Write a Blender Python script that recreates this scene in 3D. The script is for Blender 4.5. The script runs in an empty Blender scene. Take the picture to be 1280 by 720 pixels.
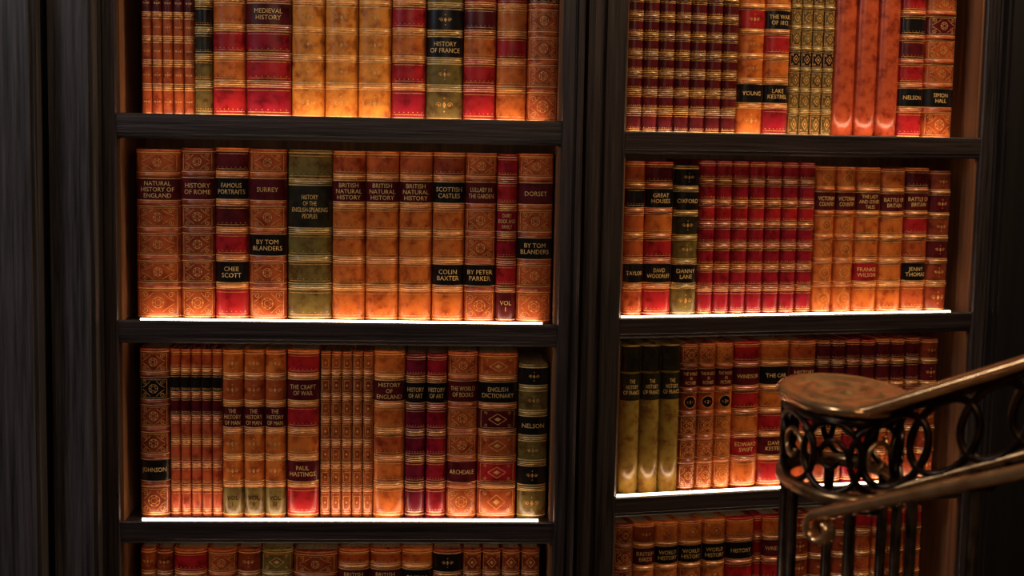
import bpy, bmesh, math, random
from mathutils import Vector, Matrix
random.seed(7)
COL = bpy.context.scene.collection
bpy.context.scene.view_settings.view_transform = 'Standard'
F = 1800.0
CAMZ = 1.35
PITCH = math.radians(6.05)
ROLL = 0.0185
# ---------------------------------------------------------------- camera
cam_d = bpy.data.cameras.new("camera")
cam = bpy.data.objects.new("camera", cam_d)
COL.objects.link(cam)
cam_d.sensor_width = 36.0
cam_d.lens = F / 1280.0 * 36.0
cam_d.clip_start = 0.02
RM = Matrix.Rotation(math.pi/2 - PITCH, 3, 'X') @ Matrix.Rotation(ROLL, 3, 'Z')
cam.matrix_world = Matrix.Translation((0, 0, CAMZ)) @ RM.to_4x4()
cam_d.dof.use_dof = True
cam_d.dof.focus_distance = 2.2
cam_d.dof.aperture_fstop = 6.5
bpy.context.scene.camera = cam
CP = Vector((0, 0, CAMZ))

def ray(px, py):
    return RM @ Vector(((px-640)/F, -(py-360)/F, -1))
def P(px, py, Y):
    r = ray(px, py)
    return CP + r*(Y/r.y)

# ---------------------------------------------------------------- materials
def new_mat(name):
    m = bpy.data.materials.new(name); m.use_nodes = True
    nt = m.node_tree
    b = nt.nodes["Principled BSDF"]
    return m, nt, b
def rnd_coords(nt, scale):
    tc = nt.nodes.new("ShaderNodeTexCoord")
    oi = nt.nodes.new("ShaderNodeObjectInfo")
    mul = nt.nodes.new("ShaderNodeMath"); mul.operation = 'MULTIPLY'; mul.inputs[1].default_value = 7.0
    nt.links.new(oi.outputs["Random"], mul.inputs[0])
    add = nt.nodes.new("ShaderNodeVectorMath"); add.operation = 'ADD'
    nt.links.new(tc.outputs["Object"], add.inputs[0]); nt.links.new(mul.outputs[0], add.inputs[1])
    mp = nt.nodes.new("ShaderNodeMapping"); mp.inputs["Scale"].default_value = scale
    nt.links.new(add.outputs[0], mp.inputs["Vector"])
    return mp.outputs[0]
def noise(nt, vec, scale, detail=4, rough=0.6):
    n = nt.nodes.new("ShaderNodeTexNoise")
    n.inputs["Scale"].default_value = scale; n.inputs["Detail"].default_value = detail
    n.inputs["Roughness"].default_value = rough
    nt.links.new(vec, n.inputs["Vector"])
    return n.outputs["Fac"]
def ramp(nt, fac, stops):
    r = nt.nodes.new("ShaderNodeValToRGB")
    e = r.color_ramp.elements
    while len(e) < len(stops): e.new(0.5)
    for i, (p, c) in enumerate(stops):
        e[i].position = p; e[i].color = (c[0], c[1], c[2], 1)
    nt.links.new(fac, r.inputs[0])
    return r.outputs[0]
def bump(nt, b, h, strength, dist):
    bp = nt.nodes.new("ShaderNodeBump"); bp.inputs["Strength"].default_value = strength
    bp.inputs["Distance"].default_value = dist
    nt.links.new(h, bp.inputs["Height"]); nt.links.new(bp.outputs[0], b.inputs["Normal"])

def leather(name, c, rough=0.27):
    m, nt, b = new_mat(name)
    v = rnd_coords(nt, (1, 1, 1))
    n = noise(nt, v, 60, 6, 0.6)
    dk = (c[0]*0.50, c[1]*0.33, c[2]*0.3); lt = (min(1, c[0]*1.2), min(1, c[1]*1.4), c[2]*1.3)
    col = ramp(nt, n, [(0.33, dk), (0.5, c), (0.70, lt)])
    nt.links.new(col, b.inputs["Base Color"])
    b.inputs["Roughness"].default_value = rough
    b.inputs["Coat Weight"].default_value = 0.15
    b.inputs["Coat Roughness"].default_value = 0.2
    bump(nt, b, noise(nt, v, 500, 3), 0.2, 0.0008)
    return m
COLS = {
 'tan':   (0.54, 0.130, 0.022), 'amber': (0.70, 0.24, 0.034), 'brown': (0.24, 0.040, 0.014),
 'rust':  (0.40, 0.074, 0.018),'ember': (0.44, 0.072, 0.024), 'red':   (0.37, 0.013, 0.016), 'crimson': (0.27, 0.008, 0.018),
 'maroon':(0.085, 0.006, 0.009),'black': (0.008, 0.006, 0.006), 'olive': (0.145, 0.100, 0.024),
 'green': (0.020, 0.017, 0.008),  'gold':  (0.24, 0.145, 0.026), 'plum': (0.15, 0.007, 0.022)}
WORD = {'tan':'orange-tan','amber':'amber','brown':'brown','rust':'rust-brown','ember':'red-orange','red':'red','crimson':'crimson',
 'maroon':'dark maroon','black':'black','olive':'olive-green','green':'dark green','gold':'yellow-olive','plum':'plum-red'}
LM = {k: leather("leather_"+k, c) for k, c in COLS.items()}

def gold_mat(name, d, l):
    m, nt, b = new_mat(name)
    v = rnd_coords(nt, (1, 1, 1))
    n = noise(nt, v, 260, 3)
    col = ramp(nt, n, [(0.3, d), (0.58, l)])
    nt.links.new(col, b.inputs["Base Color"])
    b.inputs["Metallic"].default_value = 0.2
    b.inputs["Roughness"].default_value = 0.3
    return m
GOLD = gold_mat("gold_leaf", (0.68, 0.36, 0.09), (1.0, 0.68, 0.25))
GOLDT = gold_mat("worn_gold_tooling", (0.34, 0.12, 0.03), (0.85, 0.44, 0.13))
def page_mat():
    m, nt, b = new_mat("paper_pages")
    v = rnd_coords(nt, (900, 3, 3))
    n = noise(nt, v, 1, 2)
    nt.links.new(ramp(nt, n, [(0.3, (0.30, 0.22, 0.12)), (0.7, (0.62, 0.50, 0.32))]), b.inputs["Base Color"])
    b.inputs["Roughness"].default_value = 0.9
    return m
PAGE = page_mat()
def wood(name, dark, light, scale, rough=0.38, bs=0.35):
    m, nt, b = new_mat(name)
    v = rnd_coords(nt, scale)
    n = noise(nt, v, 1.0, 8, 0.7)
    n2 = noise(nt, v, 0.25, 3, 0.5)
    mx = nt.nodes.new("ShaderNodeMath"); mx.operation = 'MULTIPLY_ADD'
    nt.links.new(n, mx.inputs[0]); mx.inputs[1].default_value = 0.65
    m2 = nt.nodes.new("ShaderNodeMath"); m2.operation = 'MULTIPLY'; m2.inputs[1].default_value = 0.35
    nt.links.new(n2, m2.inputs[0]); nt.links.new(m2.outputs[0], mx.inputs[2])
    nt.links.new(ramp(nt, mx.outputs[0], [(0.38, dark), (0.62, light)]), b.inputs["Base Color"])
    b.inputs["Roughness"].default_value = rough
    bump(nt, b, mx.outputs[0], bs, 0.003)
    return m
WOODV = wood("dark_oak_vertical", (0.008, 0.006, 0.006), (0.050, 0.037, 0.035), (190, 190, 6), 0.34, 0.6)
WOODH = wood("dark_oak_horizontal", (0.009, 0.006, 0.006), (0.042, 0.028, 0.026), (6, 190, 190), 0.34, 0.5)
WOODG = wood("oak_painted_sheen", (0.012, 0.011, 0.012), (0.085, 0.074, 0.074), (170, 170, 5), 0.36, 0.6)  # dark oak greyed and lightened; cool room light put into the colour
WOODI = wood("inner_oak_lit_tone", (0.10, 0.040, 0.018), (0.26, 0.115, 0.050), (90, 90, 4), 0.45)  # dark oak coloured brown-orange, the strips' light painted in
WALLM = wood("dark_panelling", (0.003, 0.002, 0.002), (0.009, 0.006, 0.005), (60, 60, 3), 0.5)
FLOORM = wood("dark_floor_boards", (0.02, 0.01, 0.006), (0.07, 0.035, 0.018), (4, 40, 40), 0.35)
def plain(name, c, rough, metal=0.0, em=None, es=0):
    m, nt, b = new_mat(name)
    b.inputs["Base Color"].default_value = (*c, 1); b.inputs["Roughness"].default_value = rough
    b.inputs["Metallic"].default_value = metal
    if em:
        b.inputs["Emission Color"].default_value = (*em, 1); b.inputs["Emission Strength"].default_value = es
    return m
def patina(name, d, l, rough, metal=0.9):
    m, nt, b = new_mat(name)
    v = rnd_coords(nt, (1, 1, 1))
    n = noise(nt, v, 45, 5)
    nt.links.new(ramp(nt, n, [(0.3, d), (0.6, l)]), b.inputs["Base Color"])
    b.inputs["Metallic"].default_value = metal; b.inputs["Roughness"].default_value = rough
    bump(nt, b, noise(nt, v, 120, 3), 0.08, 0.001)
    return m
BRASS = patina("aged_brass", (0.55, 0.26, 0.10), (0.95, 0.56, 0.25), 0.2, 0.82)
BRONZE = patina("worn_bronze", (0.14, 0.07, 0.03), (0.60, 0.34, 0.14), 0.28, 0.85)
IRON = patina("dark_bronze_iron", (0.010, 0.007, 0.005), (0.055, 0.032, 0.018), 0.3)
LED = plain("led_diffuser", (0.9, 0.85, 0.8), 0.4, 0, (1.0, 0.65, 0.42), 18.0)
LED_FILL = plain("added_fill_glow", (0.9, 0.85, 0.8), 0.4, 0, (1.0, 0.62, 0.36), 4.5)  # glow of the added fill strips, weaker than the shelf LEDs
ALU = plain("led_channel", (0.3, 0.28, 0.25), 0.4, 0.9)
PLASTER = plain("ceiling_plaster", (0.25, 0.2, 0.15), 0.9)

# ---------------------------------------------------------------- helpers
def mesh_obj(name, verts, faces, mats, fm=None, smooth=False, parent=None, mw=None):
    me = bpy.data.meshes.new(name)
    me.from_pydata([tuple(v) for v in verts], [], faces)
    for m in mats: me.materials.append(m)
    if fm:
        for p, i in zip(me.polygons, fm): p.material_index = i
    if smooth:
        for p in me.polygons: p.use_smooth = True
    me.update()
    o = bpy.data.objects.new(name, me); COL.objects.link(o)
    if parent: o.parent = parent
    if mw is not None: o.matrix_world = mw
    return o
def box_geo(x0, x1, y0, y1, z0, z1):
    v = [(x0,y0,z0),(x1,y0,z0),(x1,y1,z0),(x0,y1,z0),(x0,y0,z1),(x1,y0,z1),(x1,y1,z1),(x0,y1,z1)]
    f = [(0,3,2,1),(4,5,6,7),(0,1,5,4),(1,2,6,5),(2,3,7,6),(3,0,4,7)]
    return v, f
def recalc(o):
    bm = bmesh.new(); bm.from_mesh(o.data); bmesh.ops.recalc_face_normals(bm, faces=bm.faces[:]); bm.to_mesh(o.data); bm.free()
    return o
def prism_x(name, prof, x0, x1, mat, parent):
    n = len(prof)
    V = [(x0, y, z) for y, z in prof]+[(x1, y, z) for y, z in prof]
    Fc = [(i, (i+1) % n, n+(i+1) % n, n+i) for i in range(n)]+[tuple(reversed(range(n))), tuple(range(n, 2*n))]
    return recalc(mesh_obj(name, V, Fc, [mat], parent=parent))
def prism_z(name, prof, z0, z1, mat, parent):
    n = len(prof)
    V = [(x, y, z0) for x, y in prof]+[(x, y, z1) for x, y in prof]
    Fc = [(i, (i+1) % n, n+(i+1) % n, n+i) for i in range(n)]+[tuple(reversed(range(n))), tuple(range(n, 2*n))]
    return recalc(mesh_obj(name, V, Fc, [mat], parent=parent))
def box(name, b, mat, parent=None, bev=0.0015, mw=None):
    v, f = box_geo(*b)
    o = mesh_obj(name, v, f, [mat], parent=parent, mw=mw)
    if bev:
        bm = bmesh.new(); bm.from_mesh(o.data)
        bmesh.ops.bevel(bm, geom=bm.edges[:], offset=bev, segments=2, affect='EDGES')
        bm.to_mesh(o.data); bm.free()
    return o
def empty(name, mw, label, cat, group=None):
    e = bpy.data.objects.new(name, None); COL.objects.link(e)
    e.empty_display_size = 0.05; e.matrix_world = mw
    e["label"] = label; e["category"] = cat
    if group: e["group"] = group
    return e

class Unit:
    def __init__(s, ox, oy, t):
        s.psi = math.atan(t)
        s.O = Vector((ox, oy, 0)); s.e = Vector((math.cos(s.psi), math.sin(s.psi), 0))
        s.n = Vector((-math.sin(s.psi), math.cos(s.psi), 0))
    def uz(s, px, py, d):
        r = ray(px, py)
        t = ((s.O + s.n*d - CP).dot(s.n)) / r.dot(s.n)
        p = CP + r*t
        return (p - s.O).dot(s.e), p.z
    def mat(s, u=0, d=0, z=0):
        p = s.O + s.e*u + s.n*d; p.z = z
        return Matrix.Translation(p) @ Matrix.Rotation(s.psi, 4, 'Z')
UL = Unit(0, 2.16, 0.06)
UR = Unit(0.185, 2.349, 0.28)
SL = [CAMZ+0.325, CAMZ+0.018, CAMZ-0.287, CAMZ-0.594, CAMZ-0.90]
SR = [CAMZ+0.315, CAMZ+0.006, CAMZ-0.298, CAMZ-0.600, CAMZ-0.90]
TH = 0.032
SPD = 0.048

# ---------------------------------------------------------------- bookcases
def glow_strip(root, l0, l1, yc, z, r, up, mat, lab):
    v = []; f = []; fm = []
    N = 8; sg = 1 if up else -1
    for k in range(N+1):
        an = math.pi*k/N
        for x in (l0, l1):
            v.append((x, yc - r*math.cos(an), z+sg*(0.0010+r*math.sin(an))))
    for k in range(N):
        f.append((2*k, 2*k+1, 2*k+3, 2*k+2)); fm.append(0)
    f.append(tuple(range(0, 2*N+2, 2))); fm.append(0)
    f.append(tuple(reversed(range(1, 2*N+2, 2)))); fm.append(0)
    za, zb_ = sorted((z, z+sg*0.0010))
    bv, bf = box_geo(l0-0.001, l1+0.001, yc-r-0.001, yc+r+0.001, za, zb_)
    o = len(v); v += bv; f += [tuple(i2+o for i2 in q) for q in bf]; fm += [1]*6
    led = mesh_obj("led_or_fill_strip", v, f, [mat, ALU], fm, parent=root)
    led["label"] = lab
def bookcase(U, S, a, b, wl, wr, depth, label, led_l, led_r):
    root = empty("bookcase", U.mat(0, 0, 0), label, "bookcase")
    top = 2.15
    def side(x0, x1, inner_right):
        w = x1-x0
        fr = [(0, 0.010), (0.0, 0.004), (0.15, 0.0), (0.30, 0.0), (0.34, 0.005), (0.42, 0.005), (0.46, 0.0), (0.95, 0.0), (1.0, 0.003), (1.0, 0.010)]
        if not inner_right: fr = [(1-t, y) for t, y in reversed(fr)]
        pf = [(x0+w*t, y) for t, y in fr]
        pf += [(x1, depth), (x0, depth)]
        prism_z("side_panel", pf, 0, top, WOODV, root)
    side(a-wl, a, True); side(b, b+wr, False)
    box("back_panel", (a, b, depth-0.012, depth, 0, top), WOODI, root, 0)
    for i in range(len(S)):
        z1 = S[i-1]-TH if i else top-0.04
        box("side_lit_face", (a, a+0.004, 0.010, depth-0.012, S[i], z1), WOODI, root, 0)  # thin added facing that gives the side panel its painted lit tone
        box("side_lit_face", (b-0.004, b, 0.010, depth-0.012, S[i], z1), WOODI, root, 0)
    box("top_board", (a-wl, b+wr, -0.004, depth, top, top+0.05), WOODH, root)
    box("base_panel", (a, b, 0.003, depth-0.012, 0, S[4]-TH), WOODH, root)
    for i, z in enumerate(S):
        # front lip stands proud on the eye-level board, is lower on the boards beneath
        lip = 0.0046 if i <= 1 else 0.0024
        pf = [(0.002, z+lip-0.002), (0.004, z+lip), (0.007, z+lip), (0.0085, z), (depth-0.012, z), (depth-0.012, z-TH+0.009),
              (0.014, z-TH+0.009), (0.013, z-TH), (0.006, z-TH), (0.004, z-TH+0.003), (0.004, z-TH+0.006), (0.002, z-TH+0.008)]
        prism_x("shelf", pf, a, b, WOODH, root)
        glow_strip(root, a+0.012, b-0.012, 0.019, z-TH+0.009, 0.003, False, LED_FILL, "added fill glow strip hidden under the shelf")  # unseen strip added to brighten the upper spines
        if i == 0: continue
        glow_strip(root, a+led_l, b-led_r, 0.0165, z, 0.0028 if i == 1 else 0.0032, True, LED, "thin warm white glowing strip light")
    return root
aL = UL.uz(145, 165, 0)[0]; bL = UL.uz(702, 165, 0)[0]
wlL = aL-UL.uz(119, 165, 0)[0]; wrL = UL.uz(729, 165, 0)[0]-bL
aR = UR.uz(782, 175, 0)[0]; bR = UR.uz(1226, 190, 0)[0]
wlR = aR-UR.uz(734, 175, 0)[0]; wrR = UR.uz(1252, 190, 0)[0]-bR
bookcase(UL, SL, aL, bL, wlL, wrL, 0.225, "dark-stained oak bookcase with lit shelves of old books", 0.03, 0.022)
bookcase(UR, SR, aR, bR, wlR, wrR, 0.245, "dark-stained oak bookcase standing angled behind the brass railing", 0.004, 0.035)

# ---------------------------------------------------------------- books
def rib(V, Fc, pts, wd, mapf, step, closed=False):
    pts = list(pts)
    if closed: pts.append(pts[0])
    for i in range(len(pts)-1):
        (x0, z0), (x1, z1) = pts[i], pts[i+1]
        L = math.hypot(x1-x0, z1-z0)
        n = max(1, int(math.ceil(abs(x1-x0)/step)))
        if L < 1e-7: continue
        nx, nz = -(z1-z0)/L*wd/2, (x1-x0)/L*wd/2
        base = len(V)
        for k in range(n+1):
            t = k/n; x = x0+(x1-x0)*t; z = z0+(z1-z0)*t
            V.append(mapf(x+nx, z+nz)); V.append(mapf(x-nx, z-nz))
        for k in range(n):
            Fc.append((base+2*k, base+2*k+1, base+2*k+3, base+2*k+2))
def poly(V, Fc, pts, mapf):
    b = len(V)
    cx = sum(p[0] for p in pts)/len(pts); cz = sum(p[1] for p in pts)/len(pts)
    V.append(mapf(cx, cz))
    for p in pts: V.append(mapf(*p))
    n = len(pts)
    for i in range(n): Fc.append((b, b+1+i, b+1+(i+1) % n))
def circ(cx, cz, r, n=12, a0=0, a1=2*math.pi):
    return [(cx+r*math.cos(a0+(a1-a0)*i/n), cz+r*math.sin(a0+(a1-a0)*i/n)) for i in range(n)]
def spiral(cx, cz, r, sx, sz, n=14):
    out = []
    for i in range(n+1):
        t = i/n; a = t*1.6*2*math.pi/1.2; rr = r*(1-0.8*t)
        out.append((cx+sx*rr*math.cos(a), cz+sz*rr*math.sin(a)))
    return out
def ornament(kind, cz, hw, hh, V, Fc, mf, st):
    lw = 0.0007
    m = min(hw, hh)
    if kind in 'FDG':
        a, b = hw*0.84, hh*0.86
        rib(V, Fc, [(-a, cz-b), (a, cz-b), (a, cz+b), (-a, cz+b)], lw, mf, st, True)
    if kind == 'F':
        for r in (0.42, 0.22): rib(V, Fc, circ(0, cz, m*r), lw, mf, st, True)
        for k in range(6):
            an = k*math.pi/3
            poly(V, Fc, circ(m*0.34*math.cos(an)*1.1, cz+m*0.34*math.sin(an)*1.1, m*0.08, 5), mf)
        for sx in (-1, 1):
            for sz in (-1, 1):
                rib(V, Fc, spiral(sx*hw*0.58, cz+sz*hh*0.56, m*0.24, sx, sz), lw, mf, st)
                rib(V, Fc, [(sx*hw*0.2, cz+sz*hh*0.72), (sx*hw*0.5, cz+sz*hh*0.3), (sx*hw*0.72, cz+sz*hh*0.1)], lw, mf, st)
    elif kind == 'D':
        a, b = hw*0.46, hh*0.55
        rib(V, Fc, [(0, cz-b), (a, cz), (0, cz+b), (-a, cz)], lw*1.4, mf, st, True)
        poly(V, Fc, [(0, cz-b*.4), (a*.4, cz), (0, cz+b*.4), (-a*.4, cz)], mf)
        for sx in (-1, 1):
            for sz in (-1, 1):
                rib(V, Fc, spiral(sx*hw*0.6, cz+sz*hh*0.6, m*0.18, sx, sz, 9), lw, mf, st)
    elif kind == 'S':
        poly(V, Fc, [(0, cz-m*.26), (m*.15, cz), (0, cz+m*.26), (-m*.15, cz)], mf)
        for dx, dz in ((.42, 0), (-.42, 0), (0, .5), (0, -.5)):
            poly(V, Fc, circ(dx*m, cz+dz*m, m*0.06, 6), mf)
        for sx in (-1, 1):
            rib(V, Fc, spiral(sx*m*0.42, cz, m*0.22, sx, 1, 9), lw, mf, st)
    elif kind == 'C':
        for r in (0.62, 0.5, 0.2): rib(V, Fc, circ(0, cz, m*r, 16), lw, mf, st, True)
        for sz in (-1, 1):
            rib(V, Fc, spiral(0, cz+sz*hh*0.75, m*0.2, 1, sz, 9), lw, mf, st)
    elif kind == 'G':
        rib(V, Fc, [(-hw*.55, cz-hh*.6), (hw*.55, cz-hh*.6), (hw*.55, cz+hh*.6), (-hw*.55, cz+hh*.6)], lw, mf, st, True)
        poly(V, Fc, circ(0, cz, m*0.22, 6), mf)
    elif kind == 'R':
        for dz in (-0.80, 0.80):
            rib(V, Fc, [(-hw*.92, cz+dz*hh), (hw*.92, cz+dz*hh)], lw*1.2, mf, st)
        k = 7
        for i in range(k):
            x = hw*.8*(2*i/(k-1)-1)
            poly(V, Fc, circ(x, cz-hh*0.62, 0.0007, 5), mf)

TXT = {}
def text_mesh(s):
    if s in TXT: return TXT[s]
    cu = bpy.data.curves.new("t", 'FONT'); cu.body = s; cu.size = 1.0
    cu.align_x = 'CENTER'; cu.offset = -0.002; cu.space_line = 0.98; cu.resolution_u = 2
    o = bpy.data.objects.new("t", cu); COL.objects.link(o)
    dg = bpy.context.evaluated_depsgraph_get()
    me = bpy.data.meshes.new_from_object(o.evaluated_get(dg))
    vs = [tuple(v.co) for v in me.vertices]; fs = [tuple(p.vertices) for p in me.polygons]
    bpy.data.objects.remove(o); bpy.data.curves.remove(cu); bpy.data.meshes.remove(me)
    TXT[s] = (vs, fs); return TXT[s]

def make_book(U, u, z, w, h, base, labels, texts, orn, n, group, wts=None):
    lab = f"{WORD[base]} leather-bound book"
    if labels:
        ks = sorted(labels); w2 = []
        for k in ks:
            if WORD[labels[k]] not in w2: w2.append(WORD[labels[k]])
        lab += " with gilt " + " and ".join(w2[:2]) + " spine labels"
    elif orn == 'N': lab += " with smooth plain spine"
    else: lab += " with raised bands and gold tooling"
    root = empty("leather_bound_book", U.mat(u, SPD, z), lab, "book", group)
    bl = min(0.40*w, 0.0145); hw = w/2
    def sy(x):
        t = max(-1, min(1, x/hw)); return -bl*math.sqrt(max(0, 1-t*t))
    NX = 12
    us = [-hw*math.cos(math.pi*i/NX) for i in range(NX+1)]
    wt = list(reversed(wts)) if wts else [1.25]+[1.0]*(n-2)+[0.95]
    n = len(wt)
    tot = sum(wt); zb = [0.0]
    for q in wt: zb.append(zb[-1]+q/tot*h)
    hb = 0.0027
    st = [(0, 0.001)]; sm = []
    def add(zz, p, m): st.append((zz, p)); sm.append(m)
    comps = []
    gl = 0.0014 if orn in 'RSG' else 0.0011
    bg = 1 if orn in 'RSGD' else 0
    for i in range(n):
        lo = zb[i]+(hb if i else 0.003); hi = zb[i+1]-(hb if i < n-1 else 0.003)
        if orn != 'N':
            add(lo+0.0012, 0, 0); add(lo+0.0012+gl, 0, 1)
            add(hi-0.0012-gl, 0, 0); add(hi-0.0012, 0, 1)
        add(hi, 0, 0)
        comps.append((lo+0.0014+gl, hi-0.0014-gl))
        if i < n-1:
            if orn != 'N':
                add(hi+0.0009, -0.0027, 0); add(hi+0.0017, -0.0034, bg)
                add(hi+2*hb-0.0017, -0.0034, 0); add(hi+2*hb-0.0009, -0.0027, bg); add(hi+2*hb, 0, 0)
    add(h-0.0012, 0, 0); add(h, 0.0014, 0)
    comps = comps[::-1]
    V = []; Fc = []; fm = []
    for (zz, p) in st:
        for x in us: V.append((x, sy(x)+p*(1-abs(x/hw)**6), zz))
    R = NX+1
    for j in range(len(st)-1):
        for i in range(NX):
            Fc.append((j*R+i, j*R+i+1, (j+1)*R+i+1, (j+1)*R+i)); fm.append(sm[j])
    nspine = len(Fc)
    o = len(V); V += [(-hw, .003, 0), (hw, .003, 0), (-hw, .003, h), (hw, .003, h)]
    Fc.append((o+1, o, o+2, o+3)); fm.append(0)
    Fc.append(tuple([o, o+1]+[i for i in reversed(range(R))])); fm.append(0)
    t0 = (len(st)-1)*R
    Fc.append(tuple([o+3, o+2]+[t0+i for i in range(R)])); fm.append(0)
    dep = 0.150
    for sx in (-1, 1):
        x0, x1 = sorted((sx*hw, sx*(hw-0.0025)))
        bv, bf = box_geo(x0, x1, 0.003, dep, 0, h)
        o = len(V); V += bv; Fc += [tuple(i+o for i in q) for q in bf]; fm += [0]*6
    c = mesh_obj("cover", V, Fc, [LM[base], GOLD], fm, parent=root)
    for p in c.data.polygons[:nspine]: p.use_smooth = True
    v, f = box_geo(-hw+0.0026, hw-0.0026, 0.004, dep-0.004, 0.003, h-0.005)
    mesh_obj("page_block", v, f, [PAGE], parent=root)
    step = w/10
    TV = []; TF = []
    mo = lambda off: (lambda x, zz: (x, sy(x)-off, zz))
    for ci, (lo, hi) in enumerate(comps):
        if ci in labels:
            LV = []; LF = []
            lus = [x*0.985 for x in us]
            e = 0.0035 if orn == 'N' else 0
            for zz in (lo-e, hi+e):
                for x in lus: LV.append((x, sy(x)-0.0004, zz))
            for i in range(NX): LF.append((i, i+1, R+i+1, R+i))
            lo_ = mesh_obj("title_label", LV, LF, [LM[labels[ci]]], smooth=True, parent=root)
            lo_["label"] = WORD[labels[ci]]+" leather spine label"
        if ci in texts:
            vs, fs = text_mesh(texts[ci])
            xs = [q[0] for q in vs]; ys = [q[1] for q in vs]
            wx = max(xs)-min(xs); hy = max(ys)-min(ys); cx = (max(xs)+min(xs))/2; cy = (max(ys)+min(ys))/2
            dig = texts[ci].isdigit()
            s = min(0.0085 if dig else 0.0098, (hi-lo)*0.80/hy)
            sx = min(s*0.95, w*0.80/wx); s = min(s, sx*1.8)
            zc = (lo+hi)/2
            mm = mo(0.0008)
            tv = [mm((q[0]-cx)*sx, zc+(q[1]-cy)*s) for q in vs]
            under = labels.get(ci, base)
            mesh_obj("title_lettering", tv, fs, [LM['black'] if under in ('olive', 'amber') else GOLD], parent=root)
            if dig:
                LV = []; LF = []
                poly(LV, LF, circ(0, zc, min(hw, (hi-lo)/2)*0.62, 18), mo(0.0005))
                q = mesh_obj("number_label", LV, LF, [LM['black']], parent=root); q["label"] = "round black number label"
                rib(TV, TF, circ(0, zc, min(hw, (hi-lo)/2)*0.68, 18), 0.0009, mo(0.0007), step, True)
        else:
            if orn == 'N': continue
            ornament(orn, (lo+hi)/2, hw, (hi-lo)/2, TV, TF, mo(0.0006), step)
    if TV: mesh_obj("gold_tooling", TV, TF, [GOLDT], parent=root)
    return root

def row(U, S, si, yb, specs, group, topf):
    z = S[si]; z1 = S[si-1]-TH
    for sp in specs:
        x0, x1, dt, base, labels, texts, orn = sp[:7]
        n = sp[7] if len(sp) > 7 else 6
        wts = sp[8] if len(sp) > 8 else None
        u0 = U.uz(x0, yb(x0), SPD)[0]; u1 = U.uz(x1, yb(x1), SPD)[0]
        w = u1-u0-0.0006
        if topf is None: h = 0.252+dt*0.001
        else: h = U.uz((x0+x1)/2, topf((x0+x1)/2)+dt, SPD)[1]-z
        h = min(h, z1-z-0.005)
        make_book(U, (u0+u1)/2, z, w, h, base, labels, texts, orn, n, group, wts)
def SET(x0, x1, k, *a):
    d = (x1-x0)/k
    return [(x0+i*d, x0+(i+1)*d)+tuple(a) for i in range(k)]

# left, upper shelf
r = SET(178, 244, 5, 2, 'rust', {2:'maroon'}, {}, 'S', 7)
r += [(244,267,-6,'olive',{1:'black',2:'black',0:'black',3:'green'},{},'R'),
 (267,308,3,'tan',{1:'red',3:'red',5:'red'},{},'R'),
 (308,365,4,'crimson',{1:'red',2:'maroon',4:'red'},{2:"MEDIEVAL\nHISTORY"},'R')]
r += SET(365, 489, 3, 0, 'amber', {}, {}, 'S')
r += [(489,532,4,'tan',{1:'red',2:'red',4:'red',5:'crimson'},{},'R'),
 (532,578,0,'olive',{2:'black',3:'black'},{3:"HISTORY\nOF FRANCE"},'S'),
 (578,619,3,'red',{2:'maroon',3:'tan'},{},'R'),
 (619,657,1,'tan',{1:'red',3:'red'},{},'R'),
 (657,697,3,'rust',{1:'maroon'},{},'F')]
row(UL, SL, 1, lambda x: 146, r, "leather books on the upper shelf", None)
# left, second shelf
r = [(172,228,2,'rust',{1:'maroon'},{1:"NATURAL\nHISTORY OF\nENGLAND"},'F'),
 (228,270,0,'brown',{1:'maroon',5:'rust'},{1:"HISTORY\nOF ROME"},'F'),
 (270,312,-1,'tan',{1:'black',4:'black',0:'maroon',2:'maroon',3:'red',5:'red'},{1:"FAMOUS\nPORTRAITS",4:"CHEE\nSCOTT"},'R'),
 (312,359,0,'rust',{1:'maroon',3:'black'},{1:"SURREY",3:"BY TOM\nBLANDERS"},'F'),
 (360,415,0,'olive',{1:'green'},{1:"HISTORY\nOF THE\nENGLISH-SPEAKING\nPEOPLES"},'R',5,[1.15,1.75,1,1,1.25])]
for i in range(3):
    r.append((415+i*41.3, 456.3+i*41.3, 1, 'tan', {1:'maroon',0:'rust'}, {1:"BRITISH\nNATURAL\nHISTORY"}, 'R'))
r += [(539,579,1,'tan',{1:'black',4:'black',0:'brown'},{1:"SCOTTISH\nCASTLES",4:"COLIN\nBAXTER"},'R'),
 (579,618,1,'rust',{1:'maroon',4:'black'},{1:"LULLABY IN\nTHE GARDEN",4:"BY PETER\nPARKER"},'F'),
 (618,644,2,'crimson',{1:'red',4:'red',5:'maroon'},{2:"DAIRY\nBOOK AND\nFAMILY",5:"VOL\nI"},'R'),
 (644,688,1,'rust',{1:'maroon',3:'black'},{1:"DORSET",3:"BY TOM\nBLANDERS"},'F')]
row(UL, SL, 2, lambda x: 400, r, "leather books on the second shelf", lambda x: 184+(x-172)*0.014)
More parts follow.
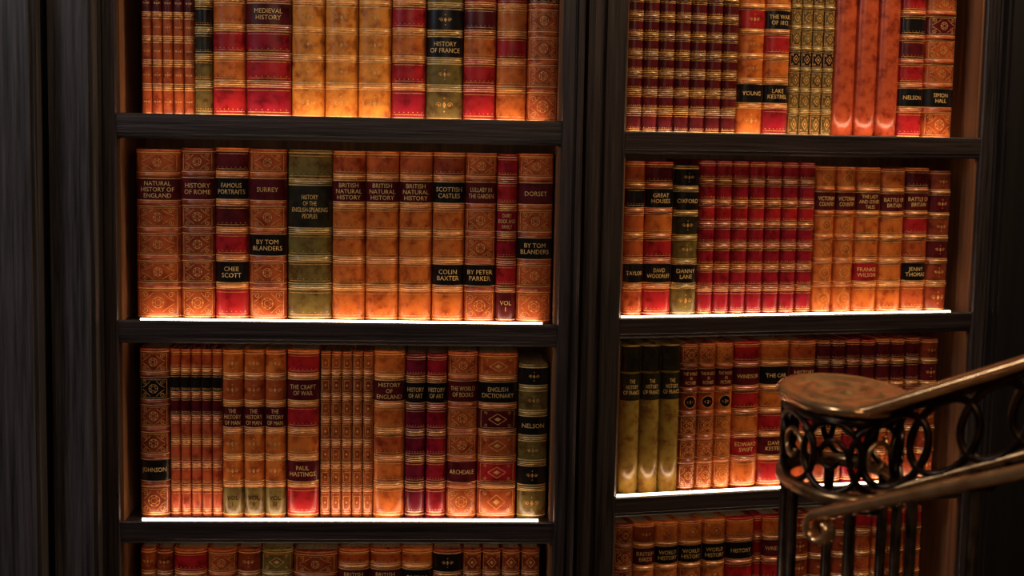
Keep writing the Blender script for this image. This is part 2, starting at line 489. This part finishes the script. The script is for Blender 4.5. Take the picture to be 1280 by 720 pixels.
# left, third shelf
r = [(176,214,0,'brown',{1:'black',4:'black'},{4:"JOHNSON"},'F')]
r += SET(214, 279, 5, 1, 'ember', {1:'black',2:'maroon'}, {}, 'R', 7)
for i, t in enumerate(("VOL\nI", "VOL\nII", "VOL\nIII")):
    r.append((279+i*26.3, 305.3+i*26.3, 1, 'tan', {1:'rust',2:'maroon',5:'olive'}, {2:"THE\nHISTORY\nOF MAN",5:t}, 'S'))
r += [(359,399,0,'tan',{0:'red',1:'maroon',2:'red',4:'maroon',5:'red'},{1:"THE CRAFT\nOF WAR",4:"PAUL\nHASTINGS"},'R')]
r += SET(400, 466, 5, 2, 'rust', {1:'brown'}, {}, 'G', 7)
r += [(466,505,0,'tan',{1:'maroon',3:'rust'},{1:"HISTORY\nOF\nENGLAND"},'R'),
 (505,531,3,'plum',{1:'black'},{1:"HISTORY\nOF ART"},'R'),(531,557,3,'crimson',{1:'black'},{1:"HISTORY\nOF ART"},'R'),
 (557,595,0,'rust',{1:'maroon',4:'maroon'},{1:"THE WORLD\nOF BOOKS",4:"ARCHDALE"},'F'),
 (595,644,1,'rust',{1:'black',2:'maroon',4:'red'},{1:"ENGLISH\nDICTIONARY"},'D'),
 (645,682,14,'olive',{0:'black',2:'black',4:'black'},{2:"NELSON"},'S')]
row(UL, SL, 3, lambda x: 638, r, "leather books on the third shelf", lambda x: 434+(x-172)*0.012)
# left, fourth shelf
r = [(176,196,0,'rust',{1:'brown'},{},'S'),(196,217,1,'brown',{},{},'S'),(218,260,0,'rust',{0:'red'},{1:"HISTORY"},'R'),
 (260,297,1,'rust',{},{},'F'),(297,327,0,'brown',{},{},'S'),(327,367,0,'olive',{1:'black'},{},'D'),
 (367,423,3,'brown',{1:'maroon'},{1:"ENGLISH\nHOUSES"},'F')]
W4 = [0.6,1,1,1,1,1.1]
for i in range(2): r.append((423+i*39.5,462.5+i*39.5,0,'rust',{1:'maroon'},{1:"BRITISH\nNATURAL\nHISTORY"},'R',6,W4))
r += [(502,541,0,'tan',{1:'black'},{1:"BRITISH\nCASTLES"},'R',6,W4),(541,578,1,'brown',{0:'black'},{},'S')]
r += SET(578,675,4,1,'brown',{},{}, 'D')
row(UL, SL, 4, lambda x: 690, r, "leather books on the lowest shelf", lambda x: 684)
# right, upper shelf
r = SET(781, 918, 7, 0, 'maroon', {}, {}, 'R', 8)
r += [(918,950,2,'tan',{1:'red',4:'black'},{4:"YOUNG"},'S'),(950,982,3,'tan',{1:'black',2:'red',4:'black',5:'crimson'},{1:"THE WAR\nOF 1812",4:"LAKE\nKESTREL"},'R')]
r += SET(982, 1037, 4, 0, 'olive', {3:'black'}, {}, 'D', 7)
r += SET(1037, 1118, 3, 2, 'ember', {}, {}, 'N', 6)
r += [(1118,1149,3,'red',{1:'black',2:'maroon',4:'black'},{4:"NELSON"},'R'),(1149,1187,5,'rust',{1:'maroon',4:'black'},{4:"SIMON\nHALL"},'F')]
row(UR, SR, 1, lambda x: 160+(x-782)*0.02, r, "leather books on the upper shelf", None)
# right, second shelf
r = [(776,801,0,'rust',{1:'black',4:'black'},{4:"TAYLOR"},'R'),
 (801,836,0,'red',{1:'black',4:'black',0:'maroon',2:'tan'},{1:"GREAT\nHOUSES",4:"DAVID\nWOODRUFF"},'R'),
 (836,868,4,'olive',{0:'black',1:'black',2:'green',4:'black'},{1:"OXFORD",4:"DANNY\nLANE"},'S')]
r += SET(868, 1011, 7, -3, 'crimson', {2:'red'}, {}, 'R', 7)
r += SET(1011, 1061, 2, 1, 'tan', {1:'maroon'}, {1:"VICTORIAN\nCOUNTRY"}, 'C')
r += [(1061,1092,1,'tan',{1:'maroon',4:'red'},{1:"THE LADY\nAND OTHER\nTALES",4:"FRANKIE\nWILSON"},'R'),
 (1092,1122,2,'tan',{1:'maroon'},{1:"BATTLE OF\nBRITAIN"},'R'),
 (1122,1152,0,'rust',{1:'maroon',2:'red',4:'black',0:'maroon'},{1:"BATTLE OF\nBRITAIN",4:"JENNY\nTHOMAS"},'R'),
 (1152,1179,3,'brown',{1:'maroon',3:'maroon'},{},'S')]
row(UR, SR, 2, lambda x: 395, r, "leather books on the second shelf", lambda x: 201+(x-782)*0.024)
# right, third shelf
r = SET(771, 845, 3, 1, 'gold', {0:'green',1:'green'}, {1:"THE\nHISTORY\nOF FRANCE"}, 'N', 5)
for i, t in enumerate(("1", "2", "3")):
    r.append((845+i*21.7, 866.7+i*21.7, 1, ('brown','rust','tan')[i], {1:'maroon'}, {1:"THE WORLD\nIN\nPICTURES",2:t}, 'F'))
r += [(910,943,0,'red',{1:'maroon',3:'tan',5:'tan'},{1:"WINDSOR",4:"EDWARD\nSWIFT"},'R'),
 (943,979,0,'tan',{1:'black',3:'red',4:'maroon',5:'red'},{1:"THE CAR",4:"DAVE\nKESTER"},'R'),
 (980,1012,1,'rust',{1:'maroon',3:'red'},{1:"HISTORY\nOF ROME"},'R')]
for i in range(7):
    r.append((1012+i*18.3, 1030.3+i*18.3, 1+i % 2, ('brown','brown','crimson','crimson','rust','rust','brown')[i], {0:'maroon',1:'maroon'}, {}, 'R'))
r += [(1140,1163,3,'brown',{1:'maroon'},{},'S')]
row(UR, SR, 3, lambda x: 612-(x-772)*0.035, r, "leather books on the third shelf", lambda x: 430-(x-772)*0.026)
# right, fourth shelf
r = [(766,791,0,'brown',{},{},'F'),(791,818,0,'tan',{0:'brown',1:'maroon'},{1:"BRITISH\nBIRDS"},'S')]
for i in range(3): r.append((818+i*29.3,847.3+i*29.3,0,'tan',{1:'black'},{1:"WORLD\nHISTORY"},'D'))
r += [(906,941,0,'red',{1:'black',0:'tan'},{1:"HISTORY"},'R'),(941,951,0,'red',{},{},'R'),(951,981,0,'red',{0:'tan',1:'maroon'},{1:"WINDSOR"},'R')]
r += SET(982,1066,3,0,'brown',{},{}, 'S')
r += SET(1066,1150,4,0,'rust',{0:'red'},{}, 'R')
row(UR, SR, 4, lambda x: 660, r, "leather books on the lowest shelf", lambda x: 654-(x-772)*0.06)

# ---------------------------------------------------------------- room shell
def struct(o, name=None):
    o["kind"] = "structure"; return o
def ubox(name, U, px0, px1, d0, d1, z0, z1, mat, bev=0.004, y=200):
    u0 = U.uz(px0, y, d0)[0]; u1 = U.uz(px1, y, d0)[0]
    o = box(name, (u0, u1, d0, d1, z0, z1), mat, None, bev)
    o.matrix_world = U.mat(0, 0, 0)
    return struct(o)
ubox("trim_1", UL, 60, 116, -0.035, 0.22, 0, 2.8, WOODG, 0.006)
ubox("trim_2", UL, 42, 62, 0.02, 0.22, 0, 2.8, WOODV, 0.002)
ubox("trim_3", UL, -130, 43, -0.075, 0.22, 0, 2.8, WOODG, 0.006)
ubox("trim_4", UR, 1254, 1420, -0.02, 0.24, 0, 2.8, WALLM, 0.006)
struct(box("floor", (-2.2, 2.4, -2.2, 3.1, -0.05, 0), FLOORM, None, 0))
struct(box("ceiling", (-2.2, 2.4, -2.2, 3.1, 2.8, 2.85), PLASTER, None, 0))
struct(box("wall_back", (-2.2, 2.4, 3.02, 3.1, 0, 2.8), WALLM, None, 0))
struct(box("wall_left", (-2.25, -2.2, -2.2, 3.1, 0, 2.8), WALLM, None, 0))
struct(box("wall_right", (2.4, 2.45, -2.2, 3.1, 0, 2.8), WALLM, None, 0))
struct(box("wall_front", (-2.2, 2.4, -2.25, -2.2, 0, 2.8), WALLM, None, 0))

# ---------------------------------------------------------------- railing
def sweep(name, path, prof, mat, parent, smooth=True):
    V = []; Fc = []; n = len(prof)
    for i, p in enumerate(path):
        a = path[max(0, i-1)]; b = path[min(len(path)-1, i+1)]
        t = (b-a).normalized()
        s = t.cross(Vector((0, 0, 1))).normalized(); up = s.cross(t).normalized()
        for (x, y) in prof: V.append(p + s*x + up*y)
    for i in range(len(path)-1):
        for j in range(n):
            Fc.append((i*n+j, i*n+(j+1) % n, (i+1)*n+(j+1) % n, (i+1)*n+j))
    Fc.append(tuple(reversed(range(n)))); Fc.append(tuple((len(path)-1)*n+j for j in range(n)))
    return recalc(mesh_obj(name, V, Fc, [mat], parent=parent, smooth=smooth))
def tube(name, path, r, mat, parent, k=8, closed=False):
    V = []; Fc = []; N = len(path)
    prev = None
    for i, p in enumerate(path):
        if closed: t = (path[(i+1) % N]-path[i-1]).normalized()
        else: t = (path[min(N-1, i+1)]-path[max(0, i-1)]).normalized()
        ref = prev if prev is not None else (Vector((0, 0, 1)) if abs(t.z) < 0.9 else Vector((1, 0, 0)))
        s = ref - t*ref.dot(t); s.normalize(); prev = s
        q = t.cross(s)
        for j in range(k):
            a = 2*math.pi*j/k; V.append(p + s*(r*math.cos(a)) + q*(r*math.sin(a)))
    M = N if closed else N-1
    for i in range(M):
        for j in range(k):
            a = i*k; b = ((i+1) % N)*k
            Fc.append((a+j, a+(j+1) % k, b+(j+1) % k, b+j))
    if not closed:
        Fc.append(tuple(reversed(range(k)))); Fc.append(tuple((N-1)*k+j for j in range(k)))
    return mesh_obj(name, V, Fc, [mat], parent=parent, smooth=True)
EY = 1.62      # the volute and its drum are oval, longer along the stair
def lathe(name, c, prf, mat, parent, K=56):
    V = []; Fc = []
    for (rr, zz) in prf:
        for j in range(K):
            a = 2*math.pi*j/K; V.append(c+Vector((rr*math.cos(a), rr*EY*math.sin(a), zz)))
    for i in range(len(prf)-1):
        for j in range(K): Fc.append((i*K+j, i*K+(j+1) % K, (i+1)*K+(j+1) % K, (i+1)*K+j))
    o = mesh_obj(name, V, Fc, [mat], parent=parent, smooth=True)
    bm = bmesh.new(); bm.from_mesh(o.data); bmesh.ops.remove_doubles(bm, verts=bm.verts[:], dist=1e-6)
    bmesh.ops.recalc_face_normals(bm, faces=bm.faces[:]); bm.to_mesh(o.data); bm.free()
    return o
Z = Vector((0, 0, 1))
C = P(1054, 492, 1.47)
rail = empty("stair_railing", Matrix.Identity(4), "aged brass and dark iron stair railing with scrolled volute end", "railing")
R1 = P(1072, 507, 1.395); R2 = P(1280, 451, 1.30)
R1.z = C.z
dh = Vector((R2.x-R1.x, R2.y-R1.y, 0)); L12 = dh.length; dr = dh.normalized()
slope = (R2.z-R1.z)/(L12-0.012)
T = R1
def rz(s):
    return slope*(max(0, s)**2)/0.048 if s < 0.024 else slope*(s-0.012)
path = [T + dr*(i*0.008-0.016) + Z*rz(i*0.008-0.016) for i in range(66, -1, -1)]
prof = [(-0.027,-0.002),(-0.024,-0.006),(-0.017,-0.008),(0.017,-0.008),(0.024,-0.006),(0.027,-0.002),(0.027,0.001),(0.024,0.0038),(0.012,0.0050),(-0.012,0.0050),(-0.024,0.0038),(-0.027,0.001)]
sweep("handrail", path, prof, BRASS, rail)
lathe("volute_cap", C, [(0, 0.0062), (0.006, 0.0060), (0.010, 0.0030), (0.016, 0.0004), (0.024, 0.0010), (0.028, 0.0050), (0.033, 0.0056), (0.038, 0.0040), (0.042, 0.0004),
      (0.050, 0.0004), (0.054, 0.0046), (0.060, 0.0056), (0.065, 0.0036), (0.067, 0.0), (0.065, -0.005), (0.058, -0.007), (0, -0.007)], BRASS, rail)
FH = 0.082
RD = 0.058
lathe("drum_band", C+Z*(-0.012), [(RD-0.003,-0.005),(RD+0.002,-0.005),(RD+0.002,0.004),(RD-0.003,0.004),(RD-0.003,-0.005)], IRON, rail)
lathe("drum_band", C+Z*(-FH-0.006), [(RD-0.004,-0.007),(RD+0.003,-0.007),(RD+0.006,-0.003),(RD+0.006,0.003),(RD+0.002,0.006),(RD-0.004,0.006),(RD-0.004,-0.007)], BRONZE, rail)
def line(s0, s1, dz, n=14):
    return [T+dr*(s0+(s1-s0)*i/n)+Z*(rz(s0+(s1-s0)*i/n)+dz) for i in range(n+1)]
tube("frieze_bar", line(0.01, 0.5, -FH-0.006), 0.0045, BRONZE, rail)
tube("frieze_bar", line(0.01, 0.5, -0.012), 0.0035, IRON, rail)
cr = (FH-0.012)/2
KR = 8
for k in range(KR):
    an = (k+0.35)*2*math.pi/KR
    def onring(du, dz, an=an):
        b = an+du/(RD*1.3)
        return C+Vector((RD*math.cos(b), RD*EY*math.sin(b), -FH/2-0.008+dz))
    w = 0.037
    tube("frieze_ring", [onring(w*math.cos(2*math.pi*i/32), cr*math.sin(2*math.pi*i/32)) for i in range(32)], 0.0036, IRON, rail, closed=True)
    tube("frieze_scroll", [onring(0.020*(1-0.6*i/24)*math.cos(i/24*6.0), 0.020*(1-0.6*i/24)*math.sin(i/24*6.0)) for i in range(25)], 0.0026, BRONZE if k % 2 == 0 else IRON, rail)
for k in range(9):
    s = 0.04+k*0.048
    tg = (dr+Z*slope)
    cc = T+dr*s+Z*(rz(s)-FH/2-0.009)
    pts = [cc + tg*(0.95*cr*math.cos(b)) + Z*(cr*math.sin(b)) for b in [2*math.pi*i/32 for i in range(32)]]
    tube("frieze_ring", pts, 0.0042, IRON, rail, closed=True)
def baluster(p, ztop):
    path = [Vector((p.x, p.y, 0)), Vector((p.x, p.y, ztop*0.5)), Vector((p.x, p.y, ztop))]
    b = tube("baluster", path, 0.0058, IRON, rail, 10)
    V = [tuple(v.co) for v in b.data.vertices]; Fc = [tuple(q.vertices) for q in b.data.polygons]
    for zc in (ztop-0.22, 0.03):
        pf = [(0.0058,-0.008),(0.008,-0.005),(0.009,0.0),(0.008,0.005),(0.0058,0.008)]
        o = len(V)
        for (rr, zz) in pf:
            for j in range(12):
                a = 2*math.pi*j/12; V.append((p.x+rr*math.cos(a), p.y+rr*math.sin(a), zc+zz))
        for i in range(4):
            for j in range(12): Fc.append((o+i*12+j, o+i*12+(j+1)%12, o+(i+1)*12+(j+1)%12, o+(i+1)*12+j))
    me = bpy.data.meshes.new("baluster"); me.from_pydata(V, [], Fc); me.materials.append(IRON)
    for q in me.polygons: q.use_smooth = True
    b.data = me
zd = C.z-FH-0.010
for k in range(6):
    an = 0.35 + k*2*math.pi/6
    baluster(C+Vector((RD*math.cos(an), RD*EY*math.sin(an), 0)), zd)
for s in (0.06, 0.12, 0.18, 0.26, 0.34, 0.42):
    p = T+dr*s
    baluster(p, p.z+rz(s)-FH-0.008)
A = P(1028, 642, 1.34); B = P(1282, 589, 1.18)
dB = (B-A)
path = [A+dB*(1.9*(1-i/16)) for i in range(17)]
hd = Vector((dB.x, dB.y, 0)).normalized()
rc = 0.015
cc = A + Vector((0, 0, -rc))
for i in range(1, 41):
    t = i/40; an = math.pi/2 + t*2*math.pi*0.92; rr = rc*(1-0.52*t)
    path.append(cc + hd*(rr*math.cos(an)) + Vector((0, 0, rr*math.sin(an))))
def sweep2(name, path, r1, r2, mat, parent, side, ncurl):
    V = []; Fc = []; k = 12
    for i, p in enumerate(path):
        a = path[max(0, i-1)]; b = path[min(len(path)-1, i+1)]
        t = (b-a).normalized(); q = t.cross(side).normalized()
        f = 1.0 if i < ncurl else 1.0-0.4*(i-ncurl)/(len(path)-ncurl)
        for j in range(k):
            an = 2*math.pi*j/k; V.append(p+side*(r1*f*math.cos(an))+q*(r2*f*math.sin(an)))
    for i in range(len(path)-1):
        for j in range(k): Fc.append((i*k+j, i*k+(j+1)%k, (i+1)*k+(j+1)%k, (i+1)*k+j))
    Fc.append(tuple(reversed(range(k)))); Fc.append(tuple((len(path)-1)*k+j for j in range(k)))
    return mesh_obj(name, V, Fc, [mat], parent=parent, smooth=True)
lr = sweep2("lower_handrail", path, 0.0125, 0.0064, BRASS, rail, Vector((-hd.y, hd.x, 0)), 17)
lr["label"] = "slim brass rail ending in a small curl"
for s in (0.2, 0.75, 1.4):
    p = A+dB*s
    q = T+dr*max(0.02, min(0.42, (p-T).dot(dr)))
    q.z = p.z-0.004
    tube("rail_bracket", [p+Vector((0,0,-0.004)), (p+q)/2+Vector((0,0,-0.012)), q], 0.004, IRON, rail)

# ---------------------------------------------------------------- lights
def area(name, loc, tgt, size, energy, col):
    l = bpy.data.lights.new(name, 'AREA'); l.size = size; l.energy = energy; l.color = col
    o = bpy.data.objects.new(name, l); COL.objects.link(o); o.location = loc
    o.rotation_euler = (Vector(tgt)-Vector(loc)).to_track_quat('-Z', 'Y').to_euler()
    return o
area("room_lamp_cool", (-1.7, 0.7, 2.4), (-0.95, 2.2, 1.75), 0.5, 14, (0.86, 0.88, 1.0))
area("warm_fill", (0.2, -0.5, 2.4), (0.1, 2.3, 1.3), 0.9, 7.5, (1.0, 0.72, 0.50))  # added fill from behind the camera, lifts books and frame
area("brass_fill", (1.1, 1.9, 2.5), (0.42, 1.4, 1.1), 0.4, 22, (1.0, 0.72, 0.44))  # unseen light added to make the railing brass brighter
w = bpy.data.worlds.new("world"); bpy.context.scene.world = w; w.use_nodes = True
w.node_tree.nodes["Background"].inputs[0].default_value = (0.01, 0.008, 0.007, 1)
w.node_tree.nodes["Background"].inputs[1].default_value = 0.5
